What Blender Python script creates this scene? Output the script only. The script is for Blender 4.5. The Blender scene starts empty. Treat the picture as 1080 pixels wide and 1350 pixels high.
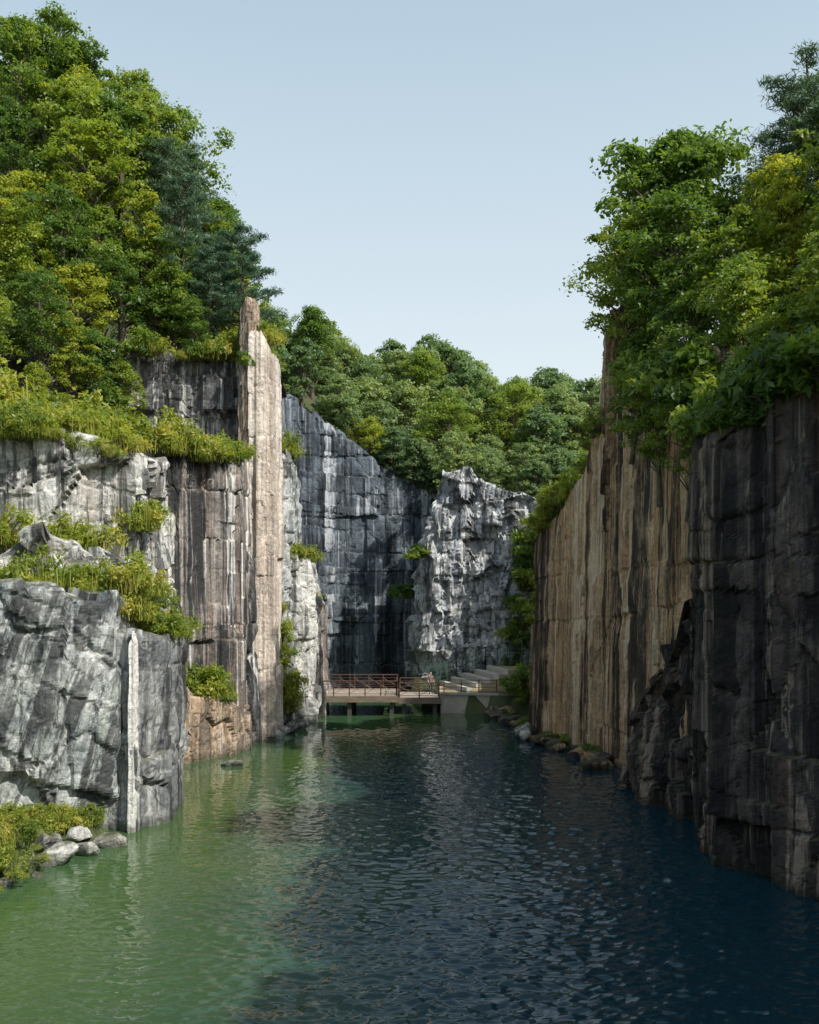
import bpy, math, random
import numpy as np
from mathutils import Vector, Matrix
random.seed(7)
S=bpy.context.scene
COL=S.collection
# ------------------------------------------------------------ noise
def h3(ix,iy,iz,seed):
    ix=ix.astype(np.int64);iy=iy.astype(np.int64);iz=iz.astype(np.int64)
    h=(ix*374761393+iy*668265263+iz*2147483647+seed*144665)&0xffffffff
    h=((h^(h>>13))*1274126177)&0xffffffff
    h=((h^(h>>15))*2246822519)&0xffffffff
    h=h^(h>>16)
    return (h&0xffffff)/float(0xffffff)
def vn(p,seed=0):
    f=np.floor(p);t=p-f;t=t*t*(3-2*t)
    x,y,z=f[:,0],f[:,1],f[:,2]
    r=0
    for a in (0,1):
        wx=t[:,0] if a else 1-t[:,0]
        for b in (0,1):
            wy=t[:,1] if b else 1-t[:,1]
            for c in (0,1):
                wz=t[:,2] if c else 1-t[:,2]
                r=r+wx*wy*wz*h3(x+a,y+b,z+c,seed)
    return r*2-1
def fbm(p,o=4,seed=0):
    r=0;a=1;s=0
    for i in range(o):
        r=r+a*vn(p*(2.03**i)+i*17.3,seed+i);s+=a;a*=0.5
    return r/s
def voro(p,seed=0):
    f=np.floor(p)
    n=len(p)
    d1=np.full(n,1e9);d2=np.full(n,1e9);cp=np.zeros((n,3));rr=np.zeros((n,3))
    for a in (-1,0,1):
        for b in (-1,0,1):
            for c in (-1,0,1):
                x=f[:,0]+a;y=f[:,1]+b;z=f[:,2]+c
                q=np.stack([x+h3(x,y,z,seed),y+h3(x,y,z,seed+1),z+h3(x,y,z,seed+2)],1)
                d=((q-p)**2).sum(1)
                m=d<d1
                d2=np.where(m,d1,np.minimum(d2,d))
                d1=np.where(m,d,d1)
                cp[m]=q[m]
    rr=np.stack([h3(np.floor(cp[:,0]*97),np.floor(cp[:,1]*97),np.floor(cp[:,2]*97),seed+k) for k in (5,6,7)],1)
    return np.sqrt(d1),np.sqrt(d2),cp,rr
# ------------------------------------------------------------ mesh helpers
class MB:
    def __init__(s): s.v=[];s.f=[];s.m=[]
    def box(s,x0,x1,y0,y1,z0,z1,mi=0):
        b=len(s.v)
        s.v+=[(x0,y0,z0),(x1,y0,z0),(x1,y1,z0),(x0,y1,z0),(x0,y0,z1),(x1,y0,z1),(x1,y1,z1),(x0,y1,z1)]
        for q in ((0,3,2,1),(4,5,6,7),(0,1,5,4),(1,2,6,5),(2,3,7,6),(3,0,4,7)):
            s.f.append(tuple(b+i for i in q));s.m.append(mi)
    def tube(s,path,rad,n=6,mi=0,cap=True):
        b=len(s.v);P=[Vector(p) for p in path]
        for i,p in enumerate(P):
            d=(P[min(i+1,len(P)-1)]-P[max(i-1,0)])
            if d.length<1e-6: d=Vector((0,0,1))
            d.normalize()
            u=d.cross(Vector((0.31,0.95,0.05)));
            if u.length<0.05: u=d.cross(Vector((1,0,0)))
            u.normalize();w=d.cross(u)
            for k in range(n):
                a=2*math.pi*k/n
                s.v.append(tuple(p+(u*math.cos(a)+w*math.sin(a))*rad[i]))
        for i in range(len(P)-1):
            for k in range(n):
                k2=(k+1)%n
                s.f.append((b+i*n+k,b+i*n+k2,b+(i+1)*n+k2,b+(i+1)*n+k));s.m.append(mi)
        if cap:
            s.f.append(tuple(b+k for k in range(n)));s.m.append(mi)
            s.f.append(tuple(b+(len(P)-1)*n+k for k in range(n)));s.m.append(mi)
    def prism(s,poly,z0,z1,mi=0,mtop=None):
        b=len(s.v);n=len(poly)
        s.v+=[(x,y,z0) for x,y in poly]+[(x,y,z1) for x,y in poly]
        s.f.append(tuple(b+n+i for i in range(n)));s.m.append(mi if mtop is None else mtop)
        for i in range(n):
            j=(i+1)%n
            s.f.append((b+i,b+j,b+n+j,b+n+i));s.m.append(mi)
    def mesh(s,name,mats,smooth=False):
        me=bpy.data.meshes.new(name);me.from_pydata(s.v,[],s.f)
        for m in mats: me.materials.append(m)
        me.polygons.foreach_set('material_index',s.m)
        if smooth: me.polygons.foreach_set('use_smooth',[True]*len(s.f))
        me.update();return me
def add(name,me,parent=None,loc=(0,0,0),rz=0,sc=1,rx=0,ry=0):
    o=bpy.data.objects.new(name,me);COL.objects.link(o)
    o.location=loc;o.rotation_euler=(rx,ry,rz)
    o.scale=(sc,sc,sc) if not isinstance(sc,tuple) else sc
    if parent: o.parent=parent
    return o
def empty(name):
    return add(name,None)
def grid_mesh(name,V,nr,nc,mat,closed=True,smooth=False):
    i=np.arange(nr-1)[:,None]*nc
    if closed:
        j=np.arange(nc)[None];j2=(j+1)%nc
    else:
        j=np.arange(nc-1)[None];j2=j+1
    F=np.stack([i+j,i+j2,i+nc+j2,i+nc+j],-1).reshape(-1,4)
    me=bpy.data.meshes.new(name)
    me.vertices.add(len(V));me.vertices.foreach_set('co',V.astype(np.float32).ravel())
    me.loops.add(F.size);me.loops.foreach_set('vertex_index',F.astype(np.int32).ravel())
    me.polygons.add(len(F));me.polygons.foreach_set('loop_start',np.arange(0,F.size,4,dtype=np.int32))
    me.polygons.foreach_set('loop_total',np.full(len(F),4,dtype=np.int32))
    me.update(calc_edges=True);me.validate()
    me.polygons.foreach_set('use_smooth',[smooth]*len(me.polygons))
    me.materials.append(mat);return me
# ------------------------------------------------------------ materials
def newmat(name):
    m=bpy.data.materials.new(name);m.use_nodes=True
    nt=m.node_tree;nt.nodes.clear()
    out=nt.nodes.new('ShaderNodeOutputMaterial')
    return m,nt,out
def N(nt,t,**k):
    n=nt.nodes.new(t)
    for a,b in k.items(): setattr(n,a,b)
    return n
def mixc(nt,fac,a,b,mode='MIX'):
    n=N(nt,'ShaderNodeMix',data_type='RGBA',blend_type=mode)
    for s,v in ((0,fac),(6,a),(7,b)):
        if isinstance(v,(int,float)): n.inputs[s].default_value=v
        elif isinstance(v,(tuple,list)): n.inputs[s].default_value=(*v,1) if len(v)==3 else v
        else: nt.links.new(v,n.inputs[s])
    return n.outputs[2]
def mapr(nt,v,a,b,c=0,d=1):
    n=N(nt,'ShaderNodeMapRange');n.inputs[1].default_value=a;n.inputs[2].default_value=b
    n.inputs[3].default_value=c;n.inputs[4].default_value=d;nt.links.new(v,n.inputs[0]);return n.outputs[0]
def mth(nt,op,a,b):
    n=N(nt,'ShaderNodeMath',operation=op)
    for i,v in enumerate((a,b)):
        if isinstance(v,(int,float)): n.inputs[i].default_value=v
        else: nt.links.new(v,n.inputs[i])
    return n.outputs[0]
def noise(nt,vec,scale,detail=5,rough=0.55,dist=0):
    n=N(nt,'ShaderNodeTexNoise');n.inputs['Scale'].default_value=scale;n.inputs['Detail'].default_value=detail
    n.inputs['Roughness'].default_value=rough;n.inputs['Distortion'].default_value=dist
    nt.links.new(vec,n.inputs['Vector']);return n.outputs[0]
def mapping(nt,vec,scale,loc=(0,0,0),rot=(0,0,0)):
    n=N(nt,'ShaderNodeMapping');n.inputs['Scale'].default_value=scale;n.inputs['Location'].default_value=loc
    n.inputs['Rotation'].default_value=rot
    nt.links.new(vec,n.inputs['Vector']);return n.outputs[0]
def rockmat(name,b1,b2,dark=(0.028,0.03,0.033),dk=0.5,white=(0.7,0.7,0.68),wh=0.3,rust=(0.25,0.13,0.06),ru=0.2,
            crack=0.6,seed=0.0,moss=0.7,wet=True,streakz=0.05,bump=0.14,fw=1.0,fs=0.7,tilt=0.0):
    m,nt,out=newmat(name);L=nt.links
    geo=N(nt,'ShaderNodeNewGeometry');pos=geo.outputs['Position']
    pos=mapping(nt,pos,(1,1,1),(seed,seed*0.7,seed*0.3))
    ps=mapping(nt,pos,(1,1,1),rot=(0,tilt,0)) if tilt else pos
    n1=noise(nt,pos,0.45,5,0.65)
    c=mixc(nt,mapr(nt,n1,0.38,0.6),b1,b2)
    nf=noise(nt,pos,5,4,0.75)
    c=mixc(nt,0.65,c,mixc(nt,mapr(nt,nf,0.3,0.7),(0.35,0.35,0.35),(1.6,1.6,1.6)),'MULTIPLY')
    s0=noise(nt,mapping(nt,ps,(1.1*fw,1.1*fw,streakz*0.8),(31,5,2)),1.0,3,0.6)
    c=mixc(nt,mth(nt,'MULTIPLY',mapr(nt,s0,0.52,0.64),ru),c,rust)
    s1=noise(nt,mapping(nt,ps,(1.5*fw,1.5*fw,streakz),(3,50,7)),1.0,4,0.65,0.2)
    c=mixc(nt,mth(nt,'MULTIPLY',mapr(nt,s1,0.53,0.59),wh),c,white)
    s2=noise(nt,mapping(nt,ps,(0.85*fw,0.85*fw,streakz*0.9),(11,3,9)),1.0,5,0.72,0.2)
    s3=noise(nt,mapping(nt,ps,(4.5*fw,4.5*fw,streakz*2.2),(1,23,4)),1.0,3,0.65)
    f2=mth(nt,'MULTIPLY',mapr(nt,s2,0.49,0.55),mapr(nt,n1,0.3,0.5,0.5,1))
    c=mixc(nt,mth(nt,'MULTIPLY',f2,dk),c,dark)
    c=mixc(nt,mth(nt,'MULTIPLY',mapr(nt,s3,0.5,0.62),dk*fs),c,dark)
    nn=N(nt,'ShaderNodeTexNoise');nn.inputs['Scale'].default_value=0.8;nn.inputs['Detail'].default_value=2;L.new(pos,nn.inputs['Vector'])
    wv=N(nt,'ShaderNodeVectorMath',operation='MULTIPLY_ADD');L.new(nn.outputs['Color'],wv.inputs[0]);wv.inputs[1].default_value=(1.3,1.3,1.3);L.new(pos,wv.inputs[2])
    vo=N(nt,'ShaderNodeTexVoronoi',feature='DISTANCE_TO_EDGE');vo.inputs['Scale'].default_value=1
    L.new(mapping(nt,wv.outputs[0],(0.33,0.33,0.24)),vo.inputs['Vector'])
    ckm=mth(nt,'MULTIPLY',mapr(nt,vo.outputs['Distance'],0.0,0.016,1,0),mapr(nt,nf,0.4,0.5))
    c=mixc(nt,mth(nt,'MULTIPLY',ckm,crack),c,(0.02,0.02,0.02))
    sx=N(nt,'ShaderNodeSeparateXYZ');L.new(geo.outputs['Normal'],sx.inputs[0])
    up=mapr(nt,sx.outputs[2],0.6,0.85)
    c=mixc(nt,mth(nt,'MULTIPLY',mth(nt,'MULTIPLY',up,mapr(nt,n1,0.35,0.55)),moss),c,mixc(nt,mapr(nt,nf,0.4,0.6),(0.06,0.075,0.02),(0.13,0.11,0.07)))
    if wet:
        sp=N(nt,'ShaderNodeSeparateXYZ');L.new(geo.outputs['Position'],sp.inputs[0])
        w=mapr(nt,mth(nt,'ADD',sp.outputs[2],mth(nt,'MULTIPLY',n1,0.4)),0.35,0.6,1,0)
        c=mixc(nt,mth(nt,'MULTIPLY',w,0.6),c,(0.03,0.035,0.02))
    b=N(nt,'ShaderNodeBsdfPrincipled');L.new(c,b.inputs['Base Color']);b.inputs['Roughness'].default_value=0.8
    b.inputs['Specular IOR Level'].default_value=0.3
    bp=N(nt,'ShaderNodeBump');bp.inputs['Strength'].default_value=0.8;bp.inputs['Distance'].default_value=bump
    hh=mth(nt,'ADD',nf,mth(nt,'MULTIPLY',s3,0.7*fs))
    L.new(hh,bp.inputs['Height']);L.new(bp.outputs[0],b.inputs['Normal'])
    L.new(b.outputs[0],out.inputs[0]);return m
def leafmat(name,cols,trans=0.35,scale=0.5):
    m,nt,out=newmat(name);L=nt.links
    tc=N(nt,'ShaderNodeTexCoord');oi=N(nt,'ShaderNodeObjectInfo')
    a=noise(nt,tc.outputs['Object'],scale*1.6,2,0.75)
    f=mth(nt,'ADD',mth(nt,'MULTIPLY',a,1.5),mth(nt,'MULTIPLY',oi.outputs['Random'],0.45))
    f=mapr(nt,f,0.6,1.3)
    r=N(nt,'ShaderNodeValToRGB');e=r.color_ramp.elements
    e[0].color=(*cols[0],1);e[0].position=0;e[1].color=(*cols[-1],1);e[1].position=1
    for i,cc in enumerate(cols[1:-1]):
        x=e.new((i+1)/(len(cols)-1));x.color=(*cc,1)
    L.new(f,r.inputs[0])
    d=N(nt,'ShaderNodeBsdfPrincipled');L.new(r.outputs[0],d.inputs['Base Color']);d.inputs['Roughness'].default_value=0.45
    d.inputs['Specular IOR Level'].default_value=0.35
    t=N(nt,'ShaderNodeBsdfTranslucent');L.new(mixc(nt,1.0,r.outputs[0],(2.0,1.9,0.8),'MULTIPLY'),t.inputs[0])
    mx=N(nt,'ShaderNodeMixShader');mx.inputs[0].default_value=trans
    L.new(d.outputs[0],mx.inputs[1]);L.new(t.outputs[0],mx.inputs[2]);L.new(mx.outputs[0],out.inputs[0]);return m
def simple(name,c1,c2,scale=3,rough=0.8,metal=0,stretch=(1,1,1)):
    m,nt,out=newmat(name);L=nt.links
    tc=N(nt,'ShaderNodeTexCoord')
    n=noise(nt,mapping(nt,tc.outputs['Object'],stretch),scale,5,0.65)
    c=mixc(nt,mapr(nt,n,0.35,0.65),c1,c2)
    b=N(nt,'ShaderNodeBsdfPrincipled');L.new(c,b.inputs['Base Color']);b.inputs['Roughness'].default_value=rough;b.inputs['Metallic'].default_value=metal
    bp=N(nt,'ShaderNodeBump');bp.inputs['Strength'].default_value=0.3;bp.inputs['Distance'].default_value=0.03
    L.new(n,bp.inputs['Height']);L.new(bp.outputs[0],b.inputs['Normal']);L.new(b.outputs[0],out.inputs[0]);return m
M_A=rockmat('granite_grey',(0.52,0.54,0.53),(0.28,0.31,0.32),dk=0.85,wh=0.4,ru=0.25,rust=(0.24,0.26,0.18),seed=1,streakz=0.12,fs=0.35,tilt=-0.3,bump=0.1)
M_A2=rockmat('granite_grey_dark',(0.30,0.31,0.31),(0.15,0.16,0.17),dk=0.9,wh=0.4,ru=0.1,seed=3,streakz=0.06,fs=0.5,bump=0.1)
M_B=rockmat('granite_light',(0.66,0.65,0.62),(0.44,0.44,0.43),dk=0.8,wh=0.5,ru=0.25,seed=9,streakz=0.06,fs=0.4,bump=0.1)
M_C=rockmat('granite_streaked',(0.40,0.36,0.33),(0.20,0.18,0.17),dk=0.97,white=(0.80,0.78,0.76),wh=0.95,ru=0.6,rust=(0.22,0.115,0.065),seed=17,streakz=0.016,fs=0.55,fw=0.9)
M_D=rockmat('granite_beige',(0.76,0.67,0.58),(0.60,0.51,0.44),dk=0.4,dark=(0.12,0.095,0.08),wh=0.45,ru=0.3,rust=(0.42,0.28,0.18),seed=23,crack=0.4,streakz=0.012,fw=1.8)
M_S=rockmat('granite_spire_brown',(0.56,0.42,0.31),(0.38,0.29,0.22),dk=0.7,dark=(0.07,0.055,0.045),wh=0.3,ru=0.5,rust=(0.34,0.19,0.10),seed=24,crack=0.4,streakz=0.02,fw=1.8)
M_W=rockmat('granite_white_vein',(0.82,0.80,0.77),(0.74,0.72,0.69),white=(0.85,0.85,0.84),dk=0.12,wh=0.5,ru=0.05,seed=27,crack=0.0,streakz=0.01,fw=3)
M_E=rockmat('granite_dark_streaked',(0.22,0.22,0.22),(0.08,0.08,0.09),dk=0.92,wh=0.8,ru=0.2,seed=31,streakz=0.03,fs=0.5)
M_F=rockmat('granite_blue_shaded',(0.16,0.195,0.23),(0.055,0.07,0.095),dk=0.95,dark=(0.014,0.018,0.024),wh=0.75,white=(0.56,0.58,0.62),ru=0.0,seed=41,crack=0.5,streakz=0.022,fs=0.5,fw=0.8)  # back wall's shade is put into this dark base colour
M_G=rockmat('granite_crag',(0.74,0.76,0.78),(0.36,0.39,0.43),dk=0.75,wh=0.5,ru=0.1,seed=53,streakz=0.16,fs=0.3)
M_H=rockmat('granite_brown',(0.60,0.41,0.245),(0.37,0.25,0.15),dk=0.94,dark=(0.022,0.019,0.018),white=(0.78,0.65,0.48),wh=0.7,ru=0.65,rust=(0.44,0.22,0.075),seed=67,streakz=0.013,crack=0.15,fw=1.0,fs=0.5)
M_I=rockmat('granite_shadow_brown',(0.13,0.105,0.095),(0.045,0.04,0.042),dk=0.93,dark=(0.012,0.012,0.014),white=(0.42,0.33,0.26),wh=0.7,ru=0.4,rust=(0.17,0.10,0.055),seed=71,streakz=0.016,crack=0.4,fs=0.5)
M_soil=simple('forest_soil',(0.035,0.055,0.015),(0.07,0.085,0.03),0.9)
M_bark=simple('bark',(0.07,0.055,0.04),(0.15,0.125,0.10),4,0.9,stretch=(1,1,0.2))
M_leaf=leafmat('leaf_green',[(0.05,0.105,0.03),(0.12,0.20,0.04),(0.26,0.32,0.06)],0.42)
M_leafY=leafmat('leaf_yellowgreen',[(0.10,0.16,0.03),(0.21,0.28,0.045),(0.35,0.37,0.055)],0.42)
M_leafF=leafmat('leaf_far_hazed',[(0.09,0.16,0.095),(0.17,0.25,0.12),(0.29,0.35,0.15)],0.4)  # paler, bluer greens put distance haze into the leaf colour
M_pine=leafmat('pine_needles',[(0.035,0.085,0.055),(0.07,0.14,0.08),(0.12,0.18,0.09)],0.15)
M_shrub=leafmat('shrub_leaf',[(0.12,0.18,0.035),(0.24,0.29,0.05),(0.40,0.38,0.09)],0.4)
# ------------------------------------------------------------ rock blocks
def rock(name,pts,zb,mat,ctr=None,res=0.2,lean=0.02,amp=0.35,cell=(2.6,3.8),seed=0,tilt=0.25,rough=0.12,groove=0.12,topn=0.35,parent=None,cut=None,slant=0.0):
    P=np.array(pts,float)
    a=0.5*np.sum(P[:,0]*np.roll(P[:,1],-1)-np.roll(P[:,0],-1)*P[:,1])
    if a<0: P=P[::-1]
    n=len(P);cols=[]
    for i in range(n):
        q=P[(i+1)%n];d=np.hypot(*(q-P[i])[:2]);k=max(2,int(d/res))
        for j in range(k): cols.append(P[i]+(q-P[i])*j/k)
    C=np.array(cols);nc=len(C)
    w=max(1,int(0.25/res))
    T=np.roll(C,-w,0)-np.roll(C,w,0);T=T[:,:2];T/=np.linalg.norm(T,axis=1)[:,None]+1e-9
    Nn=np.stack([T[:,1],-T[:,0]],1)
    c0=np.array(ctr if ctr else P[:,:2].mean(0))
    q=np.stack([C[:,0],C[:,1],np.zeros(nc)],1)
    _,_,_,rr=voro(q/1.6+seed,seed)
    ZT=C[:,2]+(rr[:,0]-0.5)*2*topn+fbm(q*0.9,3,seed)*topn*0.5
    nr=max(3,int((ZT.max()-zb)/res)+1)
    t=np.linspace(0,1,nr)[:,None]
    Z=zb+t*(ZT-zb)[None]
    X=np.repeat(C[None,:,0],nr,0);Y=np.repeat(C[None,:,1],nr,0)
    li=(Z-zb)*lean
    X=X-Nn[:,0]*li;Y=Y-Nn[:,1]*li
    p=np.stack([X.ravel(),Y.ravel(),Z.ravel()],1)
    wp=p+0.08*np.stack([fbm(p*0.6,2,seed+3),fbm(p*0.6,2,seed+4),fbm(p*0.6,2,seed+5)],1)
    s=np.array([1/cell[0],1/cell[0],1/cell[1]])
    d1,d2,cp,rr=voro(wp*s+seed*3.1,seed+11)
    loc=(wp*s+seed*3.1-cp)
    D=(rr[:,0]-0.5)*2*amp+((rr[:,1]-0.5)*loc[:,2]+(rr[:,2]-0.5)*(loc[:,0]+loc[:,1]))*2*tilt*cell[0]*0.7
    D-=groove*np.exp(-((d2-d1)/0.05)**2)
    s2=s*2.7
    e1,e2,cp,rr=voro(wp*s2+seed*1.7,seed+21)
    D+=(rr[:,0]-0.5)*amp*0.45-groove*0.4*np.exp(-((e2-e1)/0.06)**2)
    D+=rough*fbm(p*np.array([2.2,2.2,0.9]),4,seed+31)
    if cut:
        cw,chh,ca=cut
        seg=np.hypot(np.diff(C[:,0],append=C[0,0]),np.diff(C[:,1],append=C[0,1]))
        u=np.cumsum(seg)
        U=np.repeat(u[None],nr,0).ravel();Zr=Z.ravel()
        o3=np.zeros_like(U)
        for (k,ww,hh,aa) in ((0,cw,chh,ca),(1,cw*0.45,chh*0.7,ca*0.45),(2,cw*0.8,chh*0.35,ca*0.25)):
            zz=(Zr+(slant+0.05*(k-1))*U+0.12*vn(np.stack([U*0.4,o3,o3],1),seed+61+k))/hh+seed*0.37+k*.5
            zz=zz+0.25*vn(np.stack([zz,o3,o3],1)*0.8,seed+62)
            lf=np.floor(zz)
            uu=U/ww+h3(lf,lf*0,lf*0,seed+63+k)*7+0.3*vn(np.stack([U/ww,lf,o3],1)*0.7,seed+64)+0.03*vn(p*0.8,seed+65)+(h3(lf,lf*0,lf*0,seed+69)-.5)*0.35*zz
            pf=np.floor(uu)
            r1=h3(lf,pf,lf*0+k,seed+66);r2=h3(lf,pf,lf*0+k,seed+67);r3=h3(lf,pf,lf*0+k,seed+68)
            fu=uu-pf;fz=zz-lf
            D+=(r1-0.5)*2*aa+(fu-.5)*(r2-.5)*aa*1.4+(fz-.5)*(r3-.5)*aa*1.2
            edge=np.minimum(np.minimum(fu,1-fu)*ww,np.minimum(fz,1-fz)*hh)
            D-=aa*0.3*np.exp(-(edge/0.08)**2)
    D=D.reshape(nr,nc)
    D-=0.2*np.clip((t-0.97)/0.03,0,1)**2*1.0*(0.5+0.5*rough)
    X=X+Nn[:,0]*D;Y=Y+Nn[:,1]*D
    Z=Z+0.1*np.clip(t*3,0,1)*fbm(p*0.8,3,seed+41).reshape(nr,nc)
    rows=[np.stack([X,Y,Z],2)]
    top=rows[0][-1]
    zc=ZT.mean()
    for sfac in (0.97,0.92,0.85,0.75,0.6,0.4,0.2,0.02):
        x=c0[0]+(top[:,0]-c0[0])*sfac;y=c0[1]+(top[:,1]-c0[1])*sfac
        z=top[:,2]*sfac+zc*(1-sfac)
        z=z+0.3*vn(np.stack([x,y,z*0],1)*0.7,seed+51)*(1 if sfac<0.95 else 0.3)
        rows.append(np.stack([x,y,z],1)[None])
    V=np.concatenate([r.reshape(-1,3) for r in rows])
    me=grid_mesh(name,V,nr+8,nc,mat)
    return add(name,me,parent)
ql=empty('quarry_cliff')
rock('granite_front_block',[(-24,32.6,8.9),(-15,34,8.6),(-12.6,34.2,8.8),(-10.45,35,8.5),(-10.2,37.5,8.2),(-10.5,43.5,8.6),(-24,44,9)],-1.5,M_A,(-17,39),res=0.11,amp=0.05,tilt=0.1,cell=(3,3.5),seed=2,parent=ql,lean=0.02,cut=(3.4,4.6,0.2),rough=0.07,slant=0.35)
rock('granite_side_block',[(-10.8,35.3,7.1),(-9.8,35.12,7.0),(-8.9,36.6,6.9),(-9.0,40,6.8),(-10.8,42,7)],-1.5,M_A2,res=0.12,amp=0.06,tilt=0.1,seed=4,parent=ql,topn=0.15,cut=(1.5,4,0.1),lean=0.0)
rock('granite_white_vein',[(-9.98,34.85,6.9),(-9.74,34.85,7.0),(-9.66,35.35,7.0),(-10.0,35.6,6.9)],-1.5,M_W,res=0.06,amp=0.015,tilt=0.02,seed=5,lean=0.008,parent=ql,topn=0.05,rough=0.05,groove=0.01)
rock('granite_ledge_block',[(-17,40,10.3),(-14.6,39.3,11.2),(-13.2,39.8,10.6),(-11.9,41,9.6),(-11.6,44,10),(-17,45,10)],7,M_B,res=0.13,amp=0.3,cell=(1.6,1.6),tilt=0.4,seed=6,parent=ql)
rock('granite_upper_block',[(-26,40.5,16.3),(-19,41.6,16),(-14.6,42.6,15.6),(-13.2,43.2,15.2),(-12.1,44.5,14.2),(-12.3,50,15.5),(-18,54,16),(-26,54,17)],5,M_B,(-19,48),res=0.14,amp=0.12,cell=(3.0,3.2),tilt=0.22,seed=8,parent=ql,cut=(2.6,3.4,0.42),slant=-0.25,rough=0.09)
rock('granite_streaked_wall',[(-15.5,47.6,16.2),(-12.7,50.8,16.4),(-10.9,53.0,16.4),(-9.15,54.9,16.2),(-9.0,58.5,16.5),(-12,61.5,17),(-22,60,18),(-22,52,17)],-1.5,M_C,(-14,56),res=0.14,amp=0.05,cell=(2.2,5.5),tilt=0.05,seed=12,parent=ql,cut=(2.2,8,0.24),rough=0.06,groove=0.04)
rock('granite_foot_block',[(-12.9,49.3,3.4),(-11.2,50.4,3.6),(-9.6,53,2.9),(-9.1,55.5,2.6),(-12.9,54,4)],-1.5,M_S,res=0.13,amp=0.25,tilt=0.3,cell=(1.5,2.4),seed=13,parent=ql)
rock('granite_bulge',[(-11.4,56.0,11.8),(-10.2,56.0,11.9),(-9.4,56.3,11.2),(-8.85,57.8,10.8),(-9,61,11),(-11.5,61,12)],-1.5,M_E,res=0.13,amp=0.25,tilt=0.3,cell=(1.6,4.5),seed=14,parent=ql)
rock('granite_pillar',[(-9.65,58.9,24.9),(-8.9,58.95,24.6),(-8.15,59.3,23.6),(-8.1,62.5,23.6),(-9.7,62.5,24.6)],-1.5,M_D,res=0.11,amp=0.05,tilt=0.04,cell=(1.0,5.5),seed=15,lean=0.002,parent=ql,topn=0.35,cut=(0.7,8,0.13),rough=0.06,groove=0.04)
rock('granite_spire',[(-10.2,59.2,26.2),(-9.75,59.1,26.5),(-9.3,59.2,26.4),(-9.3,61.7,26.5),(-10.3,62,26.2)],10,M_S,res=0.1,amp=0.06,tilt=0.06,cell=(0.9,3),seed=16,lean=0.0,parent=ql,topn=0.2,cut=(0.45,3.5,0.1),rough=0.09,groove=0.05)
rock('granite_top_wall',[(-27,49,22.5),(-19.5,57.2,23.2),(-15,59.8,23.4),(-10,60.6,23.2),(-9.5,64,23.4),(-9.4,72,24),(-11,80,26),(-40,84,30),(-44,50,24)],9,M_E,(-24,66),res=0.2,amp=0.12,cell=(2.5,4),tilt=0.1,seed=18,parent=ql,cut=(2.4,3.5,0.35))
rock('granite_step_block_high',[(-10,64.5,18.8),(-8.6,65,18.8),(-7.75,66.2,18.4),(-7.9,73,18),(-11,74,19)],-1.5,M_A,res=0.15,amp=0.15,cell=(1.5,3.5),tilt=0.2,seed=19,parent=ql,cut=(1.2,4,0.2))
rock('granite_step_block_mid',[(-9,66.3,11.6),(-7.9,66.6,11.9),(-6.65,68.2,11.2),(-6.7,74,11),(-9,75,12)],-1.5,M_B,res=0.14,amp=0.15,cell=(1.5,3),tilt=0.2,seed=20,parent=ql,cut=(1.2,4,0.2))
rock('granite_step_block_low',[(-8,69.2,8.3),(-7.3,69.4,8.8),(-6.15,71,8.6),(-6.3,76,8),(-8.5,77,9)],-1.5,M_C,res=0.14,amp=0.1,cell=(1.2,5),tilt=0.1,seed=22,parent=ql,cut=(0.8,6,0.15))
rock('granite_back_wall',[(-10.6,79,28),(-13,88,29),(-10.5,92.5,27.6),(-8,93.8,25.6),(-5.5,95,24.2),(-3,95.6,22),(-0.5,96.2,20.6),(2,96.2,19),(8,97,20),(8,112,24),(-30,112,30),(-30,80,30)],-1.5,M_F,(-12,102),res=0.2,amp=0.06,cell=(3.2,4.5),tilt=0.05,seed=24,parent=ql,groove=0.06,cut=(4.5,5.2,0.35),rough=0.08)
rock('granite_crag_rock',[(0.3,90,10.5),(0.9,87.6,12.5),(1.8,86.6,18),(2.7,86.2,20.0),(5.0,86,20.3),(6.4,85.6,18.8),(8.5,85,18.3),(11,84,17),(14,85,17),(14,98,19),(1.8,98,19)],0.5,M_G,(7,91),res=0.16,amp=0.45,cell=(1.5,1.7),tilt=0.45,rough=0.22,seed=26,lean=0.05,parent=ql,topn=0.2,cut=(2.0,3.0,0.4))
rock('granite_right_wall',[(8.0,64,12.3),(7.6,62,12.4),(8.9,56,14.8),(9.6,53,17.5),(10.1,50.7,19.2),(10.6,45,20),(10.5,40.8,19),(11,36.3,17.5),(12,33,15),(24,33,19),(24,66,18),(14,67,14)],-1.5,M_H,(16,50),res=0.14,amp=0.05,cell=(2.2,7.5),tilt=0.06,seed=28,lean=0.03,parent=ql,cut=(2.8,13,0.2),rough=0.13,groove=0.04)
rock('granite_right_tower',[(10.2,51.6,23.4),(11.0,50.6,23.8),(12.2,51.2,23),(12.4,54,22.5),(10.4,54,22)],12,M_H,res=0.14,amp=0.2,cell=(1.2,3),tilt=0.2,seed=29,parent=ql,cut=(0.8,3,0.15))
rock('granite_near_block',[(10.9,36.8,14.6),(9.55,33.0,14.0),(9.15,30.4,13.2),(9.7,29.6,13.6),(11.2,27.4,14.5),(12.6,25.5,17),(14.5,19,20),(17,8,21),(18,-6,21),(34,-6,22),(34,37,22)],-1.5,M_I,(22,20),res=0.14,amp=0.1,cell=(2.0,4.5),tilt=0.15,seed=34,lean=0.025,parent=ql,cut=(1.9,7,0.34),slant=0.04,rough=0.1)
rock('granite_foot_ridge',[(9.6,44,3.2),(9.6,41,4.2),(10.0,38,6.2),(10.4,35.5,7.2),(11.5,36,8),(11.5,45,4)],-1.5,M_I,res=0.15,amp=0.3,cell=(1.3,1.8),tilt=0.4,seed=35,lean=0.08,parent=ql)
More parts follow.
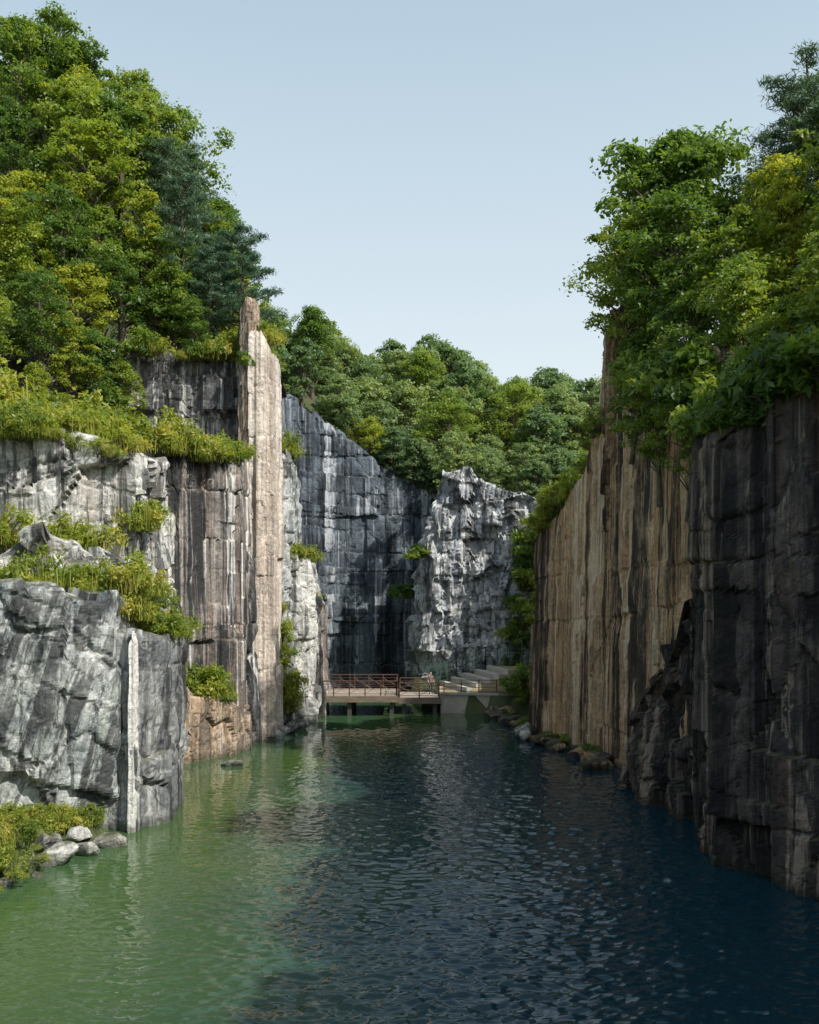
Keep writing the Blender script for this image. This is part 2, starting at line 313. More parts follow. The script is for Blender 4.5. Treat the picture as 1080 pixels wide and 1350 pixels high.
rock('shore_bank',[(-10.05,34.2,0.5),(-10.0,32.6,0.3),(-10.7,30.4,0.35),(-11.5,27.7,0.25),(-13,25.5,0.3),(-24,25,1.2),(-24,35.5,1.6),(-11,35.5,1.0)],-1.5,M_soil,(-15,31),res=0.2,amp=0.15,cell=(0.9,0.6),tilt=0.3,seed=37,lean=0.3,topn=0.15)
# boulders
def boulder(name,x,y,z,r,mat,seed,sq=(1.2,1,0.75)):
    rng=np.random.RandomState(seed)
    nu,nv=28,16;u=np.linspace(0,2*np.pi,nu,endpoint=False);v=np.linspace(0.02,np.pi-0.02,nv)
    VV,UU=np.meshgrid(v,u,indexing='ij')
    d=np.stack([np.sin(VV)*np.cos(UU),np.sin(VV)*np.sin(UU),-np.cos(VV)],-1).reshape(-1,3)
    pl=rng.normal(size=(13,3));pl/=np.linalg.norm(pl,axis=1)[:,None];of=rng.uniform(0.6,1.0,13)
    k=np.min(np.where(d@pl.T>0.05,of/np.maximum(d@pl.T,0.05),9),axis=1);k=np.minimum(k,1.25)
    k=k*(1+0.08*fbm(d*3,3,seed))
    V=d*k[:,None]*r*np.array(sq)+np.array([x,y,z])
    return add(name,grid_mesh(name,V,nv,nu,mat))
rs=random.Random(5)
for i,(x,y,z,r) in enumerate([(-10.9,30.6,0.3,0.5),(-11.4,31.2,0.55,0.5),(-10.4,31.8,0.2,0.35),(-10.15,33.0,0.1,0.45),(-11.9,29.2,0.2,0.4),(-10.9,32.6,0.5,0.35),(-11.6,28.3,0.05,0.25),(-11.1,29.3,0.0,0.2),(-16.7,38.6,9.1,1.0),(-15.2,37.8,8.9,0.6),(-13.3,39.2,9.2,0.8),(-9.0,49.8,0,0.5),(-8.2,60.0,0.1,0.6),(-7.8,62.3,0.1,0.5),(-7.4,64.5,0.1,0.6)]):
    boulder('boulder',x,y,z,r,M_B,100+i)
for i in range(26):
    t=i/25;x=6.3+(9.6-6.3)*t+rs.uniform(-0.4,0.5);y=72.5-(72.5-49)*t
    boulder('shore_rock',x if t<.5 else x-0.2,y,rs.uniform(0,0.25),rs.uniform(0.3,0.8),M_H if i%2 else M_I,200+i)
boulder('shore_rock',7.0,60.5,0.2,0.9,M_B,300,(0.6,1.6,0.7))
# ------------------------------------------------------------ terrain
def inpoly(x,y,poly):
    r=np.zeros(x.shape,bool);n=len(poly)
    for i in range(n):
        x1,y1=poly[i];x2,y2=poly[(i+1)%n]
        c=((y1>y)!=(y2>y))&(x<(x2-x1)*(y-y1)/((y2-y1)+1e-12)+x1)
        r^=c
    return r
PL=[(-300,46),(-27,50),(-20.5,58.6),(-15.5,61),(-11,62),(-11,79),(-14,88),(-14,98),(-300,98)]
PL0=[(-300,-300),(-25,-300),(-25,50),(-300,50)]
PR=[(13,27),(15.5,19),(18.5,8),(19,-300),(300,-300),(300,98),(14,98),(14,86),(15,70),(9.5,63),(10.3,57),(12.2,51),(12.4,44),(12.4,37),(12,33)]
PB=[(-300,97),(8,98),(300,97),(300,700),(-300,700)]
PN=[(-25,-300),(-25,1),(20,1),(20,-300)]
PS=[(2.6,74.6),(9,71),(12,66),(16,66),(16,99),(0,99),(0,82)]
def H(x,y):
    x=np.asarray(x,float);y=np.asarray(y,float)
    z=np.full(np.broadcast(x,y).shape,-2.5)
    def put(poly,hh):
        nonlocal z
        z=np.where(inpoly(x,y,poly),np.maximum(z,hh),z)
    put(PS,1.35+np.clip(x-9.2,0,8)*1.6+np.clip(y-84,0,20)*0.1)
    put(PL,np.minimum(23+1.5*np.clip(-10.7-x,0,9)*np.clip((y-58)/8,0,1)+0.35*np.clip(-20-x,0,20),42))
    put(PL0,17+0.4*np.clip(-25-x,0,30))
    yr=np.interp(y,[-10,20,27,33,37,45,50,57,62,66,98],[20,20,15.5,14.5,17.8,19.5,19,16,12.5,12.5,17])
    put(PR,yr+0.45*np.clip(x-13,0,14))
    put(PB,np.minimum(19+0.8*np.clip(-x-2,0,10)+0.6*np.clip(y-99,0,40),33-0.36*np.clip(x,0,40)))
    put(PN,6.3+0*x)
    return z
def axis(a,b,lo,hi):
    core=np.arange(a,b+0.1,0.8)
    o=[];s=2;v=b
    while v<hi: v+=s;s*=1.35;o.append(v)
    p=[];s=2;v=a
    while v>lo: v-=s;s*=1.35;p.append(v)
    return np.array(p[::-1]+list(core)+o)
gx=axis(-46,46,-2500,2500);gy=axis(-8,142,-2500,2500)
XX,YY=np.meshgrid(gx,gy)
inside=(np.abs(XX)<290)&(YY<690)&(YY>-290)
ZZ=np.where(inside,H(XX,YY),20.0)
ZZ=ZZ+0.35*fbm(np.stack([XX.ravel(),YY.ravel(),0*XX.ravel()],1)*0.3,3,3).reshape(XX.shape)
me=grid_mesh('hill_terrain',np.stack([XX.ravel(),YY.ravel(),ZZ.ravel()],1),len(gy),len(gx),M_soil,closed=False,smooth=True)
add('hill_terrain',me)
# ------------------------------------------------------------ water
def watermat():
    m,nt,out=newmat('lake_water');L=nt.links
    geo=N(nt,'ShaderNodeNewGeometry');pos=geo.outputs['Position']
    b=N(nt,'ShaderNodeBsdfPrincipled')
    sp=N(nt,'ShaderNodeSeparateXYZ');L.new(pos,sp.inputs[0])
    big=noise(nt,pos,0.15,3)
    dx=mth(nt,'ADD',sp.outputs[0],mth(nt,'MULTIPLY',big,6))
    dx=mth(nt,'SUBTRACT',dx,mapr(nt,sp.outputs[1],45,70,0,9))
    c=mixc(nt,mapr(nt,dx,-6,4),(0.06,0.105,0.028),(0.007,0.035,0.05))  # dark blue side paints in the right cliff's shadow along with deeper water
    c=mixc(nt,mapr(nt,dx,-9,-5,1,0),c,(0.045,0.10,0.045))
    L.new(c,b.inputs['Base Color']);b.inputs['Roughness'].default_value=0.03;b.inputs['IOR'].default_value=1.38
    L.new(b.outputs[0],out.inputs[0]);return m
ys=[-3.0];
while ys[-1]<100:
    d=max(ys[-1],14);ys.append(ys[-1]+0.036*(d/18)**1.6)
ys=np.array(ys);nx=860
tx=np.linspace(-1,1,nx)
YW,TX=np.meshgrid(ys,tx,indexing='ij')
XW=TX*(14+np.clip(YW,0,40)*0.12)
def ridge(x,y,ang,lx,ly,seed):
    ca,sa=math.cos(ang),math.sin(ang)
    u=(x*ca+y*sa)/lx;w=(-x*sa+y*ca)/ly
    return vn(np.stack([u,w,0*u],1),seed)
fx=XW.ravel();fy=YW.ravel()
calm=np.clip((fx+9)/8,0,1)*0.78+0.22
far=np.clip(1-(fy-22)/60,0.4,1)
patch=0.85+0.4*vn(np.stack([fx*0.16,fy*0.1,0*fx],1),77)
hz_=0.019*ridge(fx,fy,0.28,0.30,0.13,1)+0.021*ridge(fx,fy,-0.25,0.38,0.16,2)+0.012*ridge(fx,fy,0.1,0.8,0.40,3)+0.009*ridge(fx,fy,0.5,0.2,0.10,4)
hz_=hz_*calm*far*patch*1.6
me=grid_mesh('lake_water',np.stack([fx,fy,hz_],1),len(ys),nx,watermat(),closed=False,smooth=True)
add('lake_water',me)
# ------------------------------------------------------------ trees
def leafquads(mb,centers,radii,npc,size,rng,mi,narrow=0.55,up=0.5,shell=0.55):
    cs=np.repeat(np.array(centers),npc,0);rd=np.repeat(np.array(radii),npc,0);n=len(cs)
    d=rng.normal(size=(n,3));d/=np.linalg.norm(d,axis=1)[:,None]
    d[:,2]=np.where(d[:,2]<-0.45,-d[:,2],d[:,2])
    r=shell+(1-shell)*rng.rand(n)**0.7
    r=r*rng.uniform(0.65,1.45,n)
    p=cs+d*rd*r[:,None]
    nn=d*0.5+np.array([0,0,up])+rng.normal(size=(n,3))*0.45;nn/=np.linalg.norm(nn,axis=1)[:,None]
    t=np.cross(nn,rng.normal(size=(n,3)));t/=np.linalg.norm(t,axis=1)[:,None]+1e-9
    b=np.cross(nn,t);s=(size*rng.uniform(0.5,1.25,n))[:,None]
    V=np.stack([p-t*s,p+b*s*narrow,p+t*s,p-b*s*narrow],1).reshape(-1,3)
    base=len(mb.v);mb.v+=[tuple(v) for v in V.tolist()]
    mb.f+=[(base+4*i,base+4*i+1,base+4*i+2,base+4*i+3) for i in range(n)];mb.m+=[mi]*n
def tree(name,seed,Ht=10,R=3.6,ncl=75,npc=130,leaf=0.16,lm=None,trunk=0.2,base=0.28):
    rng=np.random.RandomState(seed);mb=MB()
    bend=rng.uniform(-0.9,0.9,2)
    def tp(f): return np.array([bend[0]*math.sin(f*2.2),bend[1]*f*f,Ht*f])
    fs=np.linspace(-0.08,0.9,9)
    mb.tube([tp(f) for f in fs],[trunk*(1.25-f*1.05) for f in fs],8,0)
    cen=[];rad=[]
    ph=rng.uniform(0,6.28,3)
    for i in range(ncl):
        u=base+(1-base)*rng.rand()**0.8;th=rng.uniform(0,6.283)
        prof=math.sqrt(max(0.03,1-((u-(base+0.32))/(0.98-base-0.30 if u>base+0.32 else 0.36))**2))
        lob=0.8+0.28*math.sin(3*th+ph[0]+u*4)+0.15*math.sin(5*th+ph[1])
        rr=R*prof*lob*rng.rand()**0.38
        c=tp(u)+np.array([rr*math.cos(th),rr*math.sin(th),rng.uniform(-0.3,0.3)])
        s=rng.uniform(0.3,1.0)*R/3.6
        cen.append(c);rad.append((s*1.15,s*1.15,s*0.7))
        f0=max(0.15,u-rng.uniform(0.12,0.3));a=tp(f0)
        if rr>0.7 and i%2==0:
            mid=(a*0.5+c*0.5)+np.array([0,0,0.25])+rng.normal(size=3)*0.15
            mb.tube([a,mid,c],[0.075,0.05,0.02],5,0,False)
    leafquads(mb,cen,rad,npc,leaf,rng,1)
    return mb.mesh(name,[M_bark,lm])
def pine(name,seed,Ht=10,R=2.8):
    rng=np.random.RandomState(seed);mb=MB()
    bend=rng.uniform(-0.8,0.8,2)
    def tp(f): return np.array([bend[0]*math.sin(f*2.6),bend[1]*f*f,Ht*f])
    fs=np.linspace(-0.05,0.97,10)
    mb.tube([tp(f) for f in fs],[0.17*(1.15-f) for f in fs],8,0)
    cen=[];rad=[]
    for i in range(34):
        u=0.3+0.7*(i+rng.rand())/34;th=i*2.4+rng.uniform(-.4,.4)
        L=R*(1.15-u)**0.75*rng.uniform(0.6,1.15)+0.3
        a=tp(u-0.03);dirv=np.array([math.cos(th),math.sin(th),0.18])
        end=a+dirv*L;end[2]+=rng.uniform(-.2,.3)
        mb.tube([a,(a+end)/2+np.array([0,0,-0.08]),end],[0.05,0.035,0.015],5,0,False)
        for k in (0.5,0.75,1.0):
            c=a+(end-a)*k+np.array([rng.uniform(-.3,.3),rng.uniform(-.3,.3),0.1])
            cen.append(c);s=rng.uniform(0.35,0.6);rad.append((s*1.2,s*1.2,s*0.5))
    leafquads(mb,cen,rad,140,0.17,rng,1,narrow=0.14,up=0.2,shell=0.3)
    return mb.mesh(name,[M_bark,M_pine])
def shrub(name,seed,R=1.0,lm=None,ncl=14,npc=90,leaf=0.09,tall=0.8,blades=90):
    rng=np.random.RandomState(seed);mb=MB();cen=[];rad=[]
    for i in range(ncl):
        th=rng.uniform(0,6.28);r=R*rng.rand()**0.6*0.95
        c=np.array([r*math.cos(th),r*math.sin(th),rng.uniform(0.05,tall)*R*(1.3-r/R*0.9)])
        cen.append(c);s=rng.uniform(0.15,0.45)*R;rad.append((s,s,s*0.9))
        mb.tube([(0,0,-0.2),tuple(c*0.5+np.array([0,0,0.05])),tuple(c)],[0.03,0.02,0.01],4,0,False)
    leafquads(mb,cen,rad,npc,leaf,rng,1,narrow=0.4,up=0.4,shell=0.2)
    p=rng.normal(size=(blades,2))*R*0.5
    for i in range(blades):
        hgt=rng.uniform(0.25,0.9)*R;a=rng.uniform(0,6.28);l=rng.uniform(0.15,0.6)*R;w=0.012
        x,y=p[i];b=len(mb.v);ca,sa=math.cos(a),math.sin(a)
        mb.v+=[(x-w*sa,y+w*ca,-0.1),(x+w*sa,y-w*ca,-0.1),(x+l*.4*ca+w*sa,y+l*.4*sa-w*ca,hgt*.8),(x+l*.4*ca-w*sa,y+l*.4*sa+w*ca,hgt*.8),(x+l*ca,y+l*sa,hgt*0.85)]
        mb.f.append((b,b+1,b+2,b+3));mb.m.append(1);mb.f.append((b+3,b+2,b+4));mb.m.append(1)
    return mb.mesh(name,[M_bark,lm])
T=[tree('deciduous_tree_mesh_%d'%i,40+i,Ht=10+i%3*0.6,R=3.3+0.3*(i%3),lm=M_leaf,leaf=0.145,ncl=90) for i in range(4)]
TY=[tree('yellow_tree_mesh_%d'%i,60+i,Ht=9,R=3.2,lm=M_leafY,leaf=0.14,ncl=75) for i in range(2)]
TF=[tree('far_tree_mesh_%d'%i,80+i,Ht=9,R=3.3,lm=M_leafF,leaf=0.20,ncl=70,npc=75) for i in range(3)]
TP=[pine('pine_mesh_%d'%i,90+i) for i in range(2)]
SH=[shrub('shrub_mesh_%d'%i,120+i,lm=M_shrub) for i in range(3)]
SG=[shrub('green_shrub_mesh_%d'%i,140+i,lm=M_leaf,leaf=0.11,npc=90,blades=0) for i in range(2)]
SY=[shrub('yellow_shrub_mesh_%d'%i,150+i,lm=M_leafY,leaf=0.10,npc=80,blades=20,tall=1.1) for i in range(2)]
fl=empty('hillside_forest')
rr=random.Random(11)
def put(mesh,name,x,y,z=None,s=1,par=None,**k):
    if z is None: z=float(H(np.array([x]),np.array([y]))[0])-0.1
    return add(name,mesh,par,(x,y,z),rr.uniform(0,6.28),(s*rr.uniform(.9,1.1),s*rr.uniform(.9,1.1),s),**k)
y=50.5
while y<80:
    x=-11.2-rr.uniform(0,2)
    while x>-17-(y-40)*0.42:
        xx=x+rr.uniform(-.8,.8);yy=y+rr.uniform(-.9,.9)
        hz=float(H(np.array([xx]),np.array([yy]))[0])
        if hz>20:
            u=rr.random()
            m=rr.choice(T) if u<0.68 else (rr.choice(TY) if u<0.88 else rr.choice(TP))
            s=rr.uniform(0.62,1.0)*(0.75 if xx>-13 else 1)
            add('tree',m,fl,(xx,yy,hz-0.2),rr.uniform(0,6.28),(s,s,s*rr.uniform(.9,1.15)))
            add('undergrowth',rr.choice(SG+SY),fl,(xx+1.2,yy-1.2,float(H(np.array([xx+1.2]),np.array([yy-1.2]))[0])-.1),rr.uniform(0,6.28),rr.uniform(1.5,2.6))
        x-=rr.uniform(2.5,3.6)
    y+=2.9
for (x,y,z,s,m,nm) in [(-10.9,61.8,23,0.9,TP[0],'pine_tree'),(-12.8,61.6,23,0.75,TP[1],'pine_tree'),(-14.5,61.3,23,0.6,T[0],'deciduous_tree'),
     (-17.5,60,23,0.6,T[1],'deciduous_tree'),(-19.5,58.2,21.5,0.7,TY[0],'deciduous_tree'),(-20.5,54.5,19.5,0.6,T[2],'deciduous_tree'),(-19,55.5,19,0.5,TY[1],'deciduous_tree'),
     (-23,51,18,0.7,T[3],'deciduous_tree'),(-21.5,49.5,16.5,0.5,TY[0],'deciduous_tree'),(-19.2,51.5,16.5,0.45,TY[1],'deciduous_tree'),(-17.2,57.8,17,0.5,T[1],'deciduous_tree'),
     (-16.2,62,23.5,0.7,T[2],'deciduous_tree'),(-19,61.5,24.5,0.8,T[0],'deciduous_tree'),(-22.5,58,23.5,0.8,T[3],'deciduous_tree'),(-18.3,56.2,17.5,0.6,T[0],'deciduous_tree'),(-13.2,60.3,22.6,0.4,T[3],'deciduous_tree')]:
    put(m,nm,x,y,z,s)
fb=empty('distant_forest')
y=98.5
while y<128:
    x=-22
    while x<34:
        xx=x+rr.uniform(-1,1);yy=y+rr.uniform(-1,1)
        s=rr.uniform(0.6,1.05)
        hz=float(H(np.array([xx]),np.array([yy]))[0])
        add('tree',rr.choice(TF if rr.random()<0.9 else T+TY),fb,(xx,yy,hz-0.3),rr.uniform(0,6.28),s)
        x+=rr.uniform(3.0,4.4)
    y+=3.6
for i in range(34):
    xx=rr.uniform(-3,15);yy=rr.uniform(89,97) if xx>3 else rr.uniform(97,99)
    zz=np.interp(xx,[-3,2,3,14],[21,18.5,18.5,17])
    add('tree',rr.choice(TF),fb,(xx,yy,zz-0.5),rr.uniform(0,6.28),rr.uniform(0.4,0.7))
for i in range(30):
    xx=rr.uniform(10,22);yy=rr.uniform(64,84)
    hz=float(H(np.array([xx]),np.array([yy]))[0])
    add('tree',rr.choice(TF+TY),fb,(xx,yy,hz-0.3),rr.uniform(0,6.28),rr.uniform(0.45,0.75))
for (x,y,z,s,m,nm) in [(12.2,47,19.3,1.05,T[0],'deciduous_tree'),(14.5,49,20,1.05,T[1],'deciduous_tree'),(11.6,44,17.5,0.75,T[2],'deciduous_tree'),
    (17.6,44,20.5,1.12,TP[0],'pine_tree'),(19.0,45,21,1.05,TP[1],'pine_tree'),(15.5,42,19.5,0.8,TY[0],'deciduous_tree'),(13.5,39.5,17.3,0.72,TY[1],'deciduous_tree'),
    (12.6,37,14.5,0.6,T[3],'deciduous_tree'),(11.2,40.5,13.8,0.6,T[2],'deciduous_tree'),(10.9,43,12.8,0.55,T[0],'deciduous_tree'),(13,34,13.2,0.6,TY[0],'deciduous_tree'),
    (14.8,33,14,0.62,T[1],'deciduous_tree'),(16.5,35,16,0.75,TY[1],'deciduous_tree'),(11.6,33.5,12.2,0.42,T[3],'deciduous_tree'),(18,38,18,0.9,T[2],'deciduous_tree'),
    (12.2,53.5,18.5,0.55,T[3],'deciduous_tree'),(11.8,49,19,0.7,TY[0],'deciduous_tree'),(10.6,37.5,11.6,0.45,T[1],'deciduous_tree'),(10.3,45.5,15.0,0.52,T[3],'deciduous_tree'),
    (10.2,46.5,18.2,0.72,T[2],'deciduous_tree'),(14.6,30,13.2,0.5,T[0],'deciduous_tree')]:
    put(m,nm,x,y,z,s)
fr=empty('right_hill_forest')
for i in range(30):
    xx=rr.uniform(16,26);yy=rr.uniform(2,60)
    if yy<44 and xx<19 and yy>25: continue
    if yy<20 and xx<19.5: continue
    hz=float(H(np.array([xx]),np.array([yy]))[0])
    add('tree',rr.choice(TF),fr,(xx,yy,hz-0.2),rr.uniform(0,6.28),rr.uniform(0.75,1.0))
for yy in (4,9,14,19,23):
    xx=20-0.1*yy
    add('tree',rr.choice(TF),fr,(xx,yy,19.5),rr.uniform(0,6.28),0.9)
# shrubs
sl=empty('ledge_shrubs')
def strip(path,n,meshes,smin,smax,w=0.6,z0=None):
    P=[Vector(p) for p in path]
    L=[(P[i+1]-P[i]).length for i in range(len(P)-1)];tot=sum(L)
    for i in range(n):
        d=rr.uniform(0,tot);k=0
        while k<len(L)-1 and d>L[k]: d-=L[k];k+=1
        p=P[k].lerp(P[k+1],min(1,d/L[k]))
        s=smin*0.7+(smax*1.25-smin*0.7)*rr.random()**1.8
        add('shrub',rr.choice(meshes),sl,(p.x+rr.uniform(-w,w),p.y+rr.uniform(-w,w),p.z+rr.uniform(-.3,.1)),rr.uniform(0,6.28),(s,s,s*rr.uniform(.8,1.4)))
MX=SH+SY
strip([(-20,36.5,8.7),(-13,37,8.7),(-11,37.5,8.6),(-10.4,40,8.2)],50,MX,0.5,0.95,0.9)
strip([(-11.1,36.6,8.0),(-9.8,38,7.0),(-9.8,41,6.8)],24,MX,0.5,0.95,0.4)
strip([(-12.4,40,9),(-11.4,42.5,9.3)],8,MX,0.5,0.9,0.3)
strip([(-12.2,44.2,11.5),(-12.0,45.5,12)],8,MX,0.6,1.0,0.2)
strip([(-21,43.5,16.2),(-14.8,45,15.6),(-13.4,47,15.4)],50,MX,0.7,1.4,1.0)
strip([(-20,41.3,15.7),(-14.8,42.4,15.3),(-12.6,43.8,14.6)],26,MX,0.5,0.9,0.3)
strip([(-22,47,16.6),(-15.5,49.5,16.2)],30,SH+SG,1.0,1.9,1.2)
strip([(-14.8,50.5,16.3),(-12.0,53.0,16.5),(-9.6,55.9,16.4)],50,MX+SG,0.6,1.35,0.5)
strip([(-13,50.6,16.1),(-9.4,54.8,16.0)],20,MX,0.4,0.9,0.2)
strip([(-17,41.6,10.6),(-13.5,42,10.5)],16,MX,0.6,1.1,0.5)
strip([(-13.2,49.0,7.5),(-12.9,49.8,6.8)],7,MX,0.5,0.9,0.25)
strip([(-12.6,51.4,3.4),(-10.0,53.6,3.1)],26,MX+SG,0.7,1.25,0.4)
strip([(-20,56.5,22.8),(-10.5,61,23.3)],30,MX+SG,0.5,1.1,0.5)
strip([(-10.1,59.4,23.4),(-9.9,58.9,22.6)],5,SG,0.4,0.7,0.15)
strip([(-9.0,60.2,24.5),(-8.5,60.2,24.1)],8,MX,0.35,0.7,0.3)
strip([(-9,66.5,18.6),(-8.2,68,18.5)],14,MX,0.6,1.1,0.3)
strip([(-8.4,67.5,11.6),(-7.2,69.5,11.4)],16,MX,0.6,1.1,0.4)
strip([(-8.9,65.2,8),(-8.3,65.2,1)],24,MX,0.6,1.1,0.3)
strip([(-7.4,70.6,8.6),(-6.6,72,8.6)],5,SH,0.4,0.6,0.2)
strip([(-18,30,1.1),(-12.2,30,0.7),(-12,27.7,0.4)],56,SH,0.25,0.65,1.3)
strip([(-14,32.8,1.0),(-10.4,33.6,0.6)],24,SH,0.3,0.6,0.5)
strip([(0.6,88.3,12.4),(0.9,87.4,12.6)],5,SG,0.7,1.1,0.2)
strip([(0.2,90.5,9),(-0.6,91.5,9.2)],5,SG,0.9,1.5,0.2)
strip([(9,85,2.4),(9.8,83.5,9.0),(10.2,83.5,14)],30,SG,0.6,1.3,0.5)
strip([(3.5,86,1.6),(8.6,85,1.7)],12,SG+SH,0.4,0.7,0.3)
strip([(7.8,71,1.2),(9,74,2.4),(10.5,70,3.2),(9.2,66,2)],44,SH+SG,0.6,1.3,0.8)
strip([(8.0,62.5,12.2),(9.2,57,14.6),(10,53,17.6)],32,MX+SG,0.5,1.1,0.3)
strip([(6.8,70,0.4),(8.2,60,0.4),(9.6,52,0.4)],22,SG,0.3,0.6,0.3)
strip([(10.8,44,18),(11,38,16.5),(10.3,34,14),(10.5,30.4,13.6),(12.4,27.5,15)],64,SG,0.6,1.5,0.6)
# ------------------------------------------------------------ platform
M_wood=simple('weathered_deck',(0.42,0.36,0.30),(0.28,0.23,0.19),2,stretch=(0.6,6,1))
M_beam=simple('weathered_beam',(0.22,0.17,0.13),(0.13,0.10,0.08),2,stretch=(0.6,1,4))
M_rail=simple('brown_painted_steel',(0.10,0.05,0.035),(0.075,0.04,0.03),3,0.5)
M_conc=simple('concrete',(0.50,0.46,0.39),(0.38,0.34,0.29),1.2)
M_white=simple('white_stone',(0.66,0.64,0.6),(0.5,0.49,0.46),2)
M_tan=simple('tan_paving',(0.45,0.36,0.22),(0.36,0.29,0.18),1.5)
M_dk=simple('dark_steel',(0.05,0.05,0.05),(0.08,0.07,0.06),3,0.5)
M_green=simple('green_paint',(0.03,0.09,0.06),(0.04,0.12,0.08),3,0.5)
def platform(name,x0,x1,y0,y1,z,rails,px):
    e=empty(name)
    mb=MB();x=x0
    while x<x1-0.05:
        mb.box(x,min(x+0.19,x1),y0,y1,z-0.06,z+rr.uniform(-.004,.004));x+=0.2
    add('deck_boards',mb.mesh('deck_boards',[M_wood]),e)
    mb=MB()
    mb.box(x0-.02,x1+.02,y0-0.08,y0-0.004,z-0.42,z+0.02,1);mb.box(x0,x1,y1+.004,y1+0.08,z-0.42,z+0.02)
    for yy in (y0+1.5,y0+3.5,y1-1.0): mb.box(x0+.05,x1-.05,yy,yy+.15,z-0.36,z-0.063)
    for xx in px:
        for yy in (y0+0.25,(y0+y1)/2,y1-0.4):
            mb.box(xx-.15,xx+.15,yy,yy+.3,-2,z-0.37)
    add('steel_frame',mb.mesh('steel_frame',[M_dk,M_beam]),e)
    mb=MB()
    for (ax,ay,bx,by) in rails:
        L=math.hypot(bx-ax,by-ay);n=max(1,int(L/1.15))
        for i in range(n+1):
            t=i/n;X=ax+(bx-ax)*t;Y=ay+(by-ay)*t
            mb.box(X-.04,X+.04,Y-.04,Y+.04,z,z+1.1)
            if i<n:
                X2=ax+(bx-ax)*(i+1)/n;Y2=ay+(by-ay)*(i+1)/n
                mb.tube([(X,Y,z+.2),(X2,Y2,z+.85)],[.014,.014],4)
                mb.tube([(X,Y,z+.85),(X2,Y2,z+.2)],[.014,.014],4)
        for hz,r in ((1.12,.045),(0.88,.02),(0.5,.012),(0.18,.02)):
            mb.tube([(ax,ay,z+hz),(bx,by,z+hz)],[r,r],6)
    add('railing',mb.mesh('railing',[M_rail]),e)
    return e
p1=platform('stage_platform',-7.9,-0.85,72,79,1.45,[(-7.85,72.1,-0.95,72.1),(-7.85,78.9,-0.95,78.9),(-7.85,72.1,-7.85,78.9),(-0.95,72.1,-0.95,76)],[-7.5,-4.4,-1.3])
p2=platform('walkway_platform',-0.8,2.3,73.4,78.8,1.2,[(-0.75,73.5,2.2,73.5),(-0.75,78.7,2.2,78.7)],[-0.4,1.9])
mb=MB()
for sx in (-7.55,-7.05): mb.tube([(sx,71.78,-1),(sx,71.78,1.9),(sx,72.0,2.1)],[.03,.03,.03],6)
for i in range(9): mb.tube([(-7.55,71.78,-.3+i*.27),(-7.05,71.78,-.3+i*.27)],[.018,.018],5)
add('ladder',mb.mesh('ladder',[M_dk]))
mb=MB();mb.tube([(-7.7,71.6,-1.5),(-7.7,71.6,4.2)],[.07,.06],10);mb.box(-7.82,-7.58,71.45,71.75,4.2,4.35);add('steel_post',mb.mesh('steel_post',[M_white]))
mb=MB()
mb.prism([(2.35,74.2),(6.6,73.2),(7.6,73.6),(7.6,82),(2.35,82)],-2,1.42,0,1)
mb.prism([(2.33,74.05),(6.65,73.03),(6.75,73.2),(2.33,74.2)],1.42,1.60,0)
e=empty('terraced_steps')
add('retaining_wall',mb.mesh('retaining_wall',[M_conc,M_tan]),None)
mb=MB()
for k in range(5):
    z0=1.424+0.32*k;xa=2.7+1.0*k;xb=4.6+0.75*k
    mb.prism([(xa,83.2-.02*k),(xb,75.6+0.5*k),(9.5-.01*k,76.2+.5*k),(9.5-.01*k,83.2-.02*k)],z0-0.3 if k else 1.424,z0+0.31,1,1)
    mb.prism([(xa-.22,83.3),(xb-.22,75.5+.5*k),(xb+.16,75.45+.5*k),(xa+.16,83.3)],z0-.28 if k else 1.424,z0+0.36,0,0)
add('tiers',mb.mesh('tiers',[M_white,M_tan]),e)
def fence(name,pts,mat,h=1.35,dn=0.8):
    mb=MB()
    for i in range(len(pts)-1):
        a=Vector(pts[i]);b=Vector(pts[i+1])
        for k in range(4):
            p=a.lerp(b,k/3);mb.box(p.x-.04,p.x+.04,p.y-.04,p.y+.04,p.z-dn,p.z+h+.05)
        for q in (0.15,0.45,0.75,1.0): mb.tube([a+Vector((0,0,h*q)),b+Vector((0,0,h*q))],[.022,.022],5)
    add(name,mb.mesh(name,[mat]))
fence('fence',[(1.6,84,1.4),(4.0,84.6,2.2),(6.5,84,3.2),(9.4,82.5,4.0)],M_green)
fence('stair_railing',[(2.6,74.5,1.5),(6.5,73.6,1.5)],M_rail,1.0,0.1)
